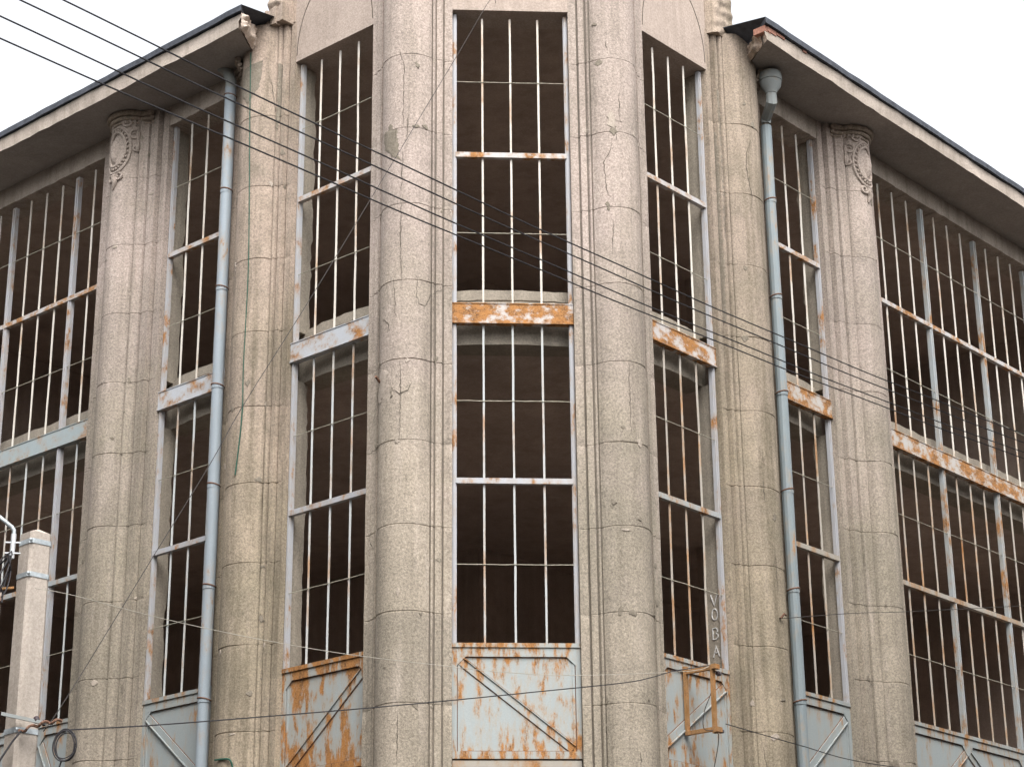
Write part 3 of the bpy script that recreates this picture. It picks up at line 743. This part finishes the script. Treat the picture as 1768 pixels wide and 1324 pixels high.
# ------------------------------------------------------------------ rainwater pipes
def drainpipe(w, t, n, mat, label, top, zs, hopper):
    r = .082; e = empty('drainpipe', P3(w, t, n, GROUND)); tag(e, label, 'drainpipe')
    mb = MB(); pts = [P3(w, t+.004*sin(z*1.3), n, z) for z in [GROUND+.1+i*(top-GROUND-.1)/40 for i in range(41)]]
    mb.tube(pts, [r*(1+.03*mnoise.noise(Vector((t, q*.9, n)))) for q in range(len(pts))], 12); ob = mb.build('pipe', mat, e); smooth_by_angle(ob, 20 if hopper else 50)
    for i, z in enumerate(zs):
        mb = MB(); mb.tube([P3(w, t+(r+.006)*cos(q), n+(r+.006)*sin(q), z+.018*sin(q*1.0+.6)) for q in [2*pi*j/18 for j in range(18)]], .011, 6, True)
        mb.wbox(w, t-.012, t+.012, .16, n-.075, z-.015, z+.015)
        mb.build('pipe_clamp', M['clamp'], e)
        mb = MB(); mb.tube([P3(w, t, n, z-.05), P3(w, t, n, z+.012)], r+.007, 12); mb.build('pipe_joint', mat, e)
    if not hopper:
        mb = MB(); mb.tube([P3(w, t, n, top-.02), P3(w, t, n, top+.12), P3(w, t+.06, n+.03, top+.28), P3(w, t+.14, n+.08, SOFF+.05)], r, 12)
        ob = mb.build('elbow', M['zinc_old'], e); smooth_by_angle(ob, 50)
    else:
        mb = MB(); mb.tube([P3(w, t, n, top-.02), P3(w, t, n, top+.10)], .055, 8); mb.build('pipe_liner', M['crack'], e)
        A = P3(w, t, n, top+.05); Bq = P3(w, t, n+.01, top+.13); Cq = P3(w, t-.20, n+.26, top+.24); D = P3(w, t-.20, n+.26, top+.44)
        mb = MB(); mb.tube([A, Bq, Cq, D], [.075, .08, .085, .08], 8); ob = mb.build('elbow', M['zinc_old'], e)
        mb = MB(); c = D; prof = [(.085, -.06), (.095, -.02), (.15, .05), (.165, .13), (.158, .137), (.172, .145), (.170, .22), (.158, .28), (.13, .30)]
        mb.tube([(c[0], c[1], c[2]+z) for _, z in prof], [q for q, _ in prof], 16); ob = mb.build('hopper', M['zinc_old'], e); smooth_by_angle(ob, 40)
    return e
CZ = [13.18, 11.64, 10.15, 8.69, 7.26, 5.71, 4.2, 2.7, 1.1]
drainpipe('L', 3.42, .27, M['pipe'], 'pale blue grey drainpipe on the left wing, with rusty clamps and a bent top', 14.86, [14.72]+CZ, False)
drainpipe('R', 3.40, .25, M['pipe_right'], 'blue drainpipe on the right wing, below a bulbous rain hopper', 14.40, CZ, True)

# ------------------------------------------------------------------ ground
def flat(name, pts, z, mat):
    mb = MB(); mb.v = [(x, y, z) for x, y in pts]; mb.f = [tuple(range(len(pts)))]; mb.mi = [0]
    o = mb.build(name, mat); o['kind'] = 'structure'; return o
flat('ground', [(-400, -400), (400, -400), (400, 400), (-400, 400)], -.16, M['paving'])
off = lambda w, t, n: W(w, t, n)
flat('road', [(-60, -20), (60, -20), W('R', 60, 3.2), W('R', 2, 3.2), W('L', 2, 3.2), W('L', 60, 3.2)], -.14, M['asphalt'])
mb = MB(); mb.prism([W('L', 60, 3), W('L', 1.6, 3), W('R', 1.6, 3), W('R', 60, 3), W('R', 60, -13), W('L', 60, -13)], -.15, -.002)
o = mb.build('pavement', M['paving']); o['kind'] = 'structure'
mb = MB(); mb.prism([W('L', 60, 3.15), W('L', 1.7, 3.15), W('R', 1.7, 3.15), W('R', 60, 3.15), W('R', 60, 3.003), W('R', 1.62, 3.003), W('L', 1.62, 3.003), W('L', 60, 3.003)], -.15, .012)
o = mb.build('kerb', M['plaster']); o['kind'] = 'structure'

# ------------------------------------------------------------------ unseen houses added across the streets and behind the viewer to shade the facade
def shade_house(name, label, o, ux, uy, wid, dep, hgt, floors, mat):
    e = empty(name, (o[0], o[1], 0)); tag(e, label, 'building')
    vx, vy = -uy, ux                          # o is a front corner, u runs along the front, v into the block
    def q(a, b, z): return (o[0]+ux*a+vx*b, o[1]+uy*a+vy*b, z)
    def box(mb, a0, a1, b0, b1, z0, z1): mb.quadbox([q(a0, b0, z0), q(a1, b0, z0), q(a1, b1, z0), q(a0, b1, z0), q(a0, b0, z1), q(a1, b0, z1), q(a1, b1, z1), q(a0, b1, z1)])
    mb = MB(); box(mb, 0, wid, 0, dep, -.1, hgt); mb.build('wall', mat, e)
    mb = MB(); box(mb, -.4, wid+.4, -.4, dep+.4, hgt+.003, hgt+.35); mb.build('cornice', mat, e)
    nw = int(wid/2.6); fh = hgt/floors
    for f in range(floors):
        for i in range(nw):
            a = (i+.5)*wid/nw; z = f*fh+fh*.3
            mb = MB(); box(mb, a-.6, a+.6, -.05, -.004, z, z+fh*.55); w_ = mb.build('window', M['frame'], e)
            mb = MB(); box(mb, a-.52, a-.03, -.054, -.0505, z+.08, z+fh*.55-.08); box(mb, a+.03, a+.52, -.054, -.0505, z+.08, z+fh*.55-.08); mb.build('pane', M['porcelain'], w_)
def hdir(p, r): l = math.hypot(r[0]-p[0], r[1]-p[1]); return ((r[0]-p[0])/l, (r[1]-p[1])/l)
p, r_ = W('L', -2, 9.6), W('L', 14, 9.6); u = hdir(p, r_); shade_house('added_shade_house', 'unseen terrace added across the left street to shade the lower facade', p, u[0], u[1], 26, 10, 15.5, 4, M['shade_house'])
r_, p = W('R', -2, 9.6), W('R', 24, 9.6); u = hdir(p, r_); shade_house('added_shade_house', 'unseen terrace added across the right street to shade the lower facade', p, u[0], u[1], 26, 10, 15.5, 4, M['shade_house'])
shade_house('added_shade_house', 'unseen block added behind the viewer to shade the lower facade', (14, -4), -1, 0, 28, 10, 18, 5, M['shade_house'])

# ------------------------------------------------------------------ utility pole
PX, PY = -4.345, 18.0
pole = empty('utility_pole', (PX, PY, -.14)); tag(pole, 'pale square concrete utility pole with steel bands in front of the left wing', 'utility pole')
def sq(h, ch, z):
    pts = []
    for i in range(4):
        a = pi/4*0+i*pi/2; 
        c, s_ = cos(a), sin(a); tx, ty = -s_, c
        R = h*sqrt(2)
        for sg in (-1, 1): pts.append((PX+c*(R-ch)+tx*sg*ch, PY+s_*(R-ch)+ty*sg*ch, z))
    return pts
mb = MB(); rows = [sq(.125-.002*z, .022, z) for z in [-.14+i*.25 for i in range(29)]]+[sq(.111, .022, 6.93)]
for r in rows: mb.v += r
for i in range(len(rows)-1):
    for j in range(8):
        j2 = (j+1) % 8; mb.f.append((i*8+j, i*8+j2, i*8+8+j2, i*8+8+j)); mb.mi.append(0)
b = len(mb.v); mb.v.append((PX+.02, PY, 6.985)); R = (len(rows)-1)*8
for j in range(8): mb.f.append((R+j, R+(j+1) % 8, b)); mb.mi.append(0)
mb.build('shaft', M['pole'], pole)
for z, t in ((6.84, .022), (6.53, .022), (5.125, .024)):
    mb = MB(); h = .125-.002*z+.006
    for r in [sq(h, .022, z-t), sq(h, .022, z+t)]: mb.v += r
    for j in range(8):
        j2 = (j+1) % 8; mb.f.append((j, j2, 8+j2, 8+j)); mb.mi.append(0)
    mb.build('steel_band', M['steel'], pole)
    mb = MB(); mb.blob((PX, PY-.17, z), .016, .02, .018, 6, 4); mb.build('band_bolt', M['steel'], pole)
mb = MB(); mb.quadbox([(PX-.13, PY-.24, 5.235), (PX+.26, PY-.22, 5.15), (PX+.26, PY-.19, 5.15), (PX-.13, PY-.21, 5.235), (PX-.13, PY-.24, 5.265), (PX+.26, PY-.22, 5.18), (PX+.26, PY-.19, 5.18), (PX-.13, PY-.21, 5.265)])
mb.build('cross_bar', M['zinc_old'], pole)
mb = MB(); mb.blob((PX+.17, PY-.2, 5.2), .03, .03, .035, 8, 6); mb.blob((PX+.24, PY-.2, 5.17), .022, .022, .03, 8, 6); mb.build('insulator', M['porcelain'], pole)
# tangle of leads and insulators at the street side of the pole
mb = MB()
for i in range(7):
    pts = []; ph = random.uniform(0, 6)
    for j in range(14):
        q = j/13; pts.append((PX-.20-.10*q*(i % 3)+.03*sin(ph+5*q+i), PY-.16+.05*cos(ph+4*q), 6.72-.42*q+.04*sin(ph+7*q)))
    mb.tube(pts, .007+.002*(i % 2), 5)
mb.build('service_lead', M['wire'], pole)
mb = MB()
for i in range(4):
    x = PX-.26-.045*i; z = 6.42-.03*(i % 2)
    mb.tube([(x, PY-.16, z-.06), (x, PY-.16, z-.02), (x, PY-.16, z), (x, PY-.16, z+.05)], [.03, .026, .014, .02], 8)
mb.build('insulator', M['porcelain'], pole)
mb = MB(); mb.tube([(PX-.14, PY-.1, 6.41), (PX-.30, PY-.16, 6.38), (PX-.46, PY-.2, 6.40)], .014, 6); mb.build('bracket_arm', M['rust'], pole)
# street lamp arm
arm = empty('street_lamp_arm', (PX-.19, PY-.02, 6.70)); tag(arm, 'grey tubular lamp arm bolted to the top of the concrete pole', 'street lamp')
mb = MB(); mb.tube([(PX-.195, PY-.04, 6.70), (PX-.192, PY-.04, 6.93)], .024, 10); ob = mb.build('socket', M['bright'], arm); smooth_by_angle(ob, 50)
mb = MB(); mb.tube([(PX-.192, PY-.04, 6.90), (PX-.195, PY-.04, 6.965), (PX-.215, PY-.045, 6.995), (PX-.33, PY-.07, 7.085), (PX-.9, PY-.2, 7.45), (PX-1.7, PY-.4, 7.75)], .019, 10)
ob = mb.build('arm', M['steel'], arm); smooth_by_angle(ob, 50)
mb = MB()
for z in (6.75, 6.85): mb.tube([(PX-.26, PY-.05, z), (PX-.12, PY-.03, z)], .009, 6)
mb.build('bolt', M['bright'], arm)
mb = MB(); mb.blob((PX-1.95, PY-.46, 7.74), .32, .13, .09, 12, 8); ob = mb.build('lamp_head', M['steel'], arm); smooth_by_angle(ob, 60)
# coil of spare cable
cc = Vector((-3.905, 17.78, 4.969)); mb = MB()
pts = []
for i in range(280):
    q = 2*pi*i/40; k = i/280; rr = 1+.09*sin(i*.117)+.03*sin(i*.4)
    pts.append((cc.x+.097*rr*cos(q), cc.y+.04*sin(i*.08)-.02*cos(q), cc.z+.128*rr*sin(q)))
mb.tube(pts, .0052, 6)
mb.tube([(cc.x-.02, cc.y, cc.z-.125), (cc.x-.05, cc.y+.02, cc.z-.22), (cc.x-.09, cc.y+.05, cc.z-.40), (cc.x-.12, cc.y+.05, cc.z-.6)], .0075, 6)
coil = mb.build('cable_coil', M['wire'], None, True); tag(coil, 'black coil of spare cable hanging beside the concrete pole', 'cable coil')
mb = MB(); pts = []
for i in range(24):
    q = i/23; pts.append((PX+.03+.36*q, PY-.22+.03*sin(q*20), 5.09+.09*sin(q*1.6)+.014*cos(q*20)))
mb.tube(pts, .013, 6)
o = mb.build('twisted_lead', M['clamp']); tag(o, 'brown twisted lead running across the concrete pole to the cable coil', 'cable')
mb = MB(); mb.tube([(PX+.05, PY-.22, 5.10), (PX-.02, PY-.23, 5.0), (PX-.10, PY-.24, 4.86), (PX-.17, PY-.25, 4.70), (PX-.20, PY-.25, 4.3), (PX-.17, PY-.2, 3.2)], .009, 6)
o = mb.build('hanging_lead', M['wire']); tag(o, 'black lead drooping down the face of the concrete pole', 'cable')

# ------------------------------------------------------------------ overhead wires
A = Vector((-3.2, 12.0)); Bv = Vector((6.0, 23.5)); D = (Bv-A).normalized()
CAB = [((.0026, .0144, 8.9996), 'topmost of the four black overhead cables crossing the facade'), ((.0021, .0246, 8.8413), 'second from top of the four black overhead cables'),
       ((.0023, .0254, 8.6547), 'third from top of the four black overhead cables'), ((.0017, .0395, 8.4991), 'lowest of the four black overhead cables crossing the facade')]
for i, ((c2, c1, c0), lab) in enumerate(CAB):
    mb = MB(); pts = []
    for k in range(61):
        s_ = -6+30*k/60; p = A+D*s_; pts.append((p.x, p.y, c0+c1*s_+c2*s_*s_+.004*sin(s_*2.1+i)))
    mb.tube(pts, .0068, 6); o = mb.build('overhead_cable', M['wire']); tag(o, lab, 'cable', 'overhead cables')
def wire(name, pts, r, mat, label, cat='wire'):
    mb = MB(); mb.tube(pts, r, 5); o = mb.build(name, mat); tag(o, label, cat); return o
def curve(pts, n=6):
    P = [Vector(p) for p in pts]; r = []
    for i in range(len(P)-1):
        p0, p1, p2, p3 = P[max(0, i-1)], P[i], P[i+1], P[min(len(P)-1, i+2)]
        for j in range(n):
            t = j/n; r.append(.5*((2*p1)+(p2-p0)*t+(2*p0-5*p1+4*p2-p3)*t*t+(3*p1-p0-3*p2+p3)*t**3))
    r.append(P[-1]); return r
wire('strung_wire', curve([(-3.98, 18.02, 5.15), (-3.42, 18.68, 5.31), (-2.82, 19.4, 5.5), (-1.7, 20.72, 5.86), (-.68, 21.93, 6.2), (.23, 23.0, 6.51), (1.3, 24.27, 6.88), (1.69, 24.73, 7.05), (1.94, 25.03, 7.18), (2.5, 25.75, 7.42)]), .0065, M['wire'], 'thin black wire strung from the concrete pole to the rusty bracket')
wire('strung_wire', curve([(-4.27, 17.80, 6.38), (-3.97, 18.03, 6.37), (-3.28, 18.85, 6.35), (-2.53, 19.74, 6.37), (-1.71, 20.71, 6.43), (-.72, 21.88, 6.56), (-.1, 22.61, 6.65), (.74, 23.61, 6.83), (2.13, 25.25, 7.23), (2.46, 25.65, 7.38)]), .0036, M['wire_white'], 'thin white wire sagging across the lower facade to the rusty bracket')
wire('strung_wire', curve([W('C', -.2, .12)+(16.6,), (-.24, 24.28, 16.27), (-.68, 23.55, 14.98), (-1.64, 21.94, 12.18), (-2.24, 20.95, 10.45), (-2.79, 20.03, 8.9), (-3.04, 19.6, 8.12), (-3.45, 18.92, 6.95), (-3.96, 18.06, 5.48), (-4.11, 17.82, 5.1)], 4), .0042, M['wire_thin'], 'thin dark wire running diagonally from the tower parapet down to the pole')
bkx, bky = W('R', 1.25, .47)
wire('strung_wire', curve([(bkx+.06, bky, 6.67), (3.67, 26.82, 6.60), (4.84, 27.93, 6.53), (7.5, 30.0, 6.6)]), .0065, M['wire'], 'thin black wire leading right from the rusty bracket across the lower right wing')
wire('strung_wire', curve([P3('R', 2.74, .44, 6.72), P3('R', 2.85, .50, 6.72), P3('R', 4.47, .52, 7.08), P3('R', 5.75, .62, 7.32), P3('R', 9.83, .45, 8.2)]), .005, M['wire_thin'], 'thin dark wire from a wall hook behind the blue drainpipe')
mb = MB(); mb.tube([P3('R', 2.74, .40, 6.70), P3('R', 2.70, .50, 6.70), P3('R', 2.72, .53, 6.75), P3('R', 2.78, .52, 6.74)], .014, 6)
o = mb.build('wall_hook', M['clamp']); tag(o, 'small dark wall hook in the pilaster beside the blue drainpipe', 'hook')
# green and black leads on the left pilaster
def onp(key, a, z, lift):
    (x, y), nn = along(PIERS[key], a); return (x+nn[0]*lift, y+nn[1]*lift, z+EYE)
mb = MB(); mb.tube(curve([onp('L2', a, z, .012) for a, z in [(0.515, 15.12), (0.527, 14.09), (0.557, 11.88), (0.555, 10.82), (0.552, 10.14), (0.557, 9.63)]]), .0075, 5)
o = mb.build('wall_lead', M['green']); tag(o, 'long dark lead hanging down the left pilaster beside the pale drainpipe', 'cable')
mb = MB(); mb.tube(curve([onp('L2', a, z, .015) for a, z in [(0.557, 9.63), (0.550, 9.25), (0.532, 8.80), (0.525, 8.64)]]), .010, 5)
o = mb.build('cable_end', M['green']); tag(o, 'loose green cable end curling at the foot of the wall lead', 'cable')
mb = MB(); mb.tube(curve([onp('L2', a, z, .03) for a, z in [(0.453, 4.82), (0.557, 4.80), (0.580, 4.71), (0.588, 4.61)]]), .012, 5)
o = mb.build('green_hook', M['green']); tag(o, 'short bent green tube on the left pilaster near the bottom edge', 'cable')

mb = MB(); mb.tube([onp('CL', .30, 9.36, -.02), onp('CL', .345, 9.42, .09)], .018, 6); mb.build('iron_peg', M['clamp'], pcl)
# rusty wire bracket on the right tower window
br_ = empty('wire_bracket', P3('R', 1.12, .05, 5.0)); tag(br_, 'rusty square iron wire bracket fixed to the panel right of the central bay', 'bracket')
T = 1.10
mb = MB(); ang = .030
mb.wbox('R', T-ang, T+ang, .036, .075, 4.96, 5.84)
mb.wbox('R', T-ang, T+ang, .46, .50, 4.93, 5.80)
mb.wbox('R', T-.024, T+.024, .076, .459, 4.96, 5.01); mb.wbox('R', T-.024, T+.024, .076, .459, 5.74, 5.79)
mb.wbox('R', T-.05, T+.05, .501, .56, 4.94, 5.0); mb.wbox('R', T-.05, T+.05, .501, .56, 5.74, 5.80)
mb.build('frame', M['rust'], br_)
for z in (4.97, 5.70):
    mb = MB(); mb.tube([P3('R', T+.06, .5, z), P3('R', T+.09, .5, z), P3('R', T+.13, .5, z), P3('R', T+.16, .5, z)], [.02, .035, .028, .012], 8); mb.build('insulator', M['porcelain'], br_)
mb = MB(); mb.tube(curve([P3('R', T+.02, .5, 5.72), P3('R', T-.02, .46, 5.45), P3('R', T-.10, .40, 5.20), P3('R', T-.12, .40, 4.98), P3('R', T+.04, .5, 4.92), P3('R', T+.05, .4, 4.5)]), .0055, 5); mb.build('loose_lead', M['wire_thin'], br_)

# ------------------------------------------------------------------ light, sky, camera
wd = bpy.data.worlds.new('World'); SC.world = wd; wd.use_nodes = True
nt = wd.node_tree; nt.nodes.clear()
sky = nt.nodes.new('ShaderNodeTexSky'); sky.sky_type = 'NISHITA'; sky.sun_disc = False
SEL, SAZ = 52, 168                         # overcast: a high, very soft sun behind the viewer
sky.sun_elevation = radians(SEL); sky.sun_rotation = radians(SAZ); sky.air_density = 1.0; sky.dust_density = 4.0; sky.ozone_density = .6
hs = nt.nodes.new('ShaderNodeHueSaturation'); hs.inputs['Saturation'].default_value = .16; hs.inputs['Value'].default_value = 1.0
bg = nt.nodes.new('ShaderNodeBackground'); bg.inputs[1].default_value = .15; ow = nt.nodes.new('ShaderNodeOutputWorld')
nt.links.new(sky.outputs[0], hs.inputs['Color']); nt.links.new(hs.outputs[0], bg.inputs[0]); nt.links.new(bg.outputs[0], ow.inputs[0])
sl = bpy.data.lights.new('sun', 'SUN'); sl.energy = .5; sl.angle = radians(40); sl.color = (1, .955, .905)
so = bpy.data.objects.new('sun', sl); COL.objects.link(so); so.location = (0, 0, 40)
dirv = Vector((sin(radians(SAZ))*cos(radians(SEL)), cos(radians(SAZ))*cos(radians(SEL)), sin(radians(SEL))))
so.rotation_euler = dirv.to_track_quat('Z', 'Y').to_euler()

cam = bpy.data.cameras.new('camera'); co = bpy.data.objects.new('camera', cam); COL.objects.link(co); SC.camera = co
cam.sensor_fit = 'HORIZONTAL'; cam.sensor_width = 36; cam.lens = 36*3552.53/1768; cam.clip_end = 2000; cam.clip_start = .1
PT, RO = .359052, -.010087
co.location = (0, 0, EYE)
X = Vector((1, 0, 0)); Y = Vector((0, -sin(PT), cos(PT))); Zb = Vector((0, -cos(PT), -sin(PT)))   # camera axes without roll
cx = X*cos(RO)+Y*sin(RO); cy = -X*sin(RO)+Y*cos(RO)
co.matrix_world = Matrix(((cx.x, cy.x, Zb.x, 0), (cx.y, cy.y, Zb.y, 0), (cx.z, cy.z, Zb.z, EYE), (0, 0, 0, 1)))
SC.view_settings.view_transform = 'Standard'; SC.view_settings.look = 'None'; SC.view_settings.exposure = 1.6; SC.view_settings.gamma = 1
SC.render.resolution_x = 1024; SC.render.resolution_y = 766
SC.cycles.max_bounces = 8
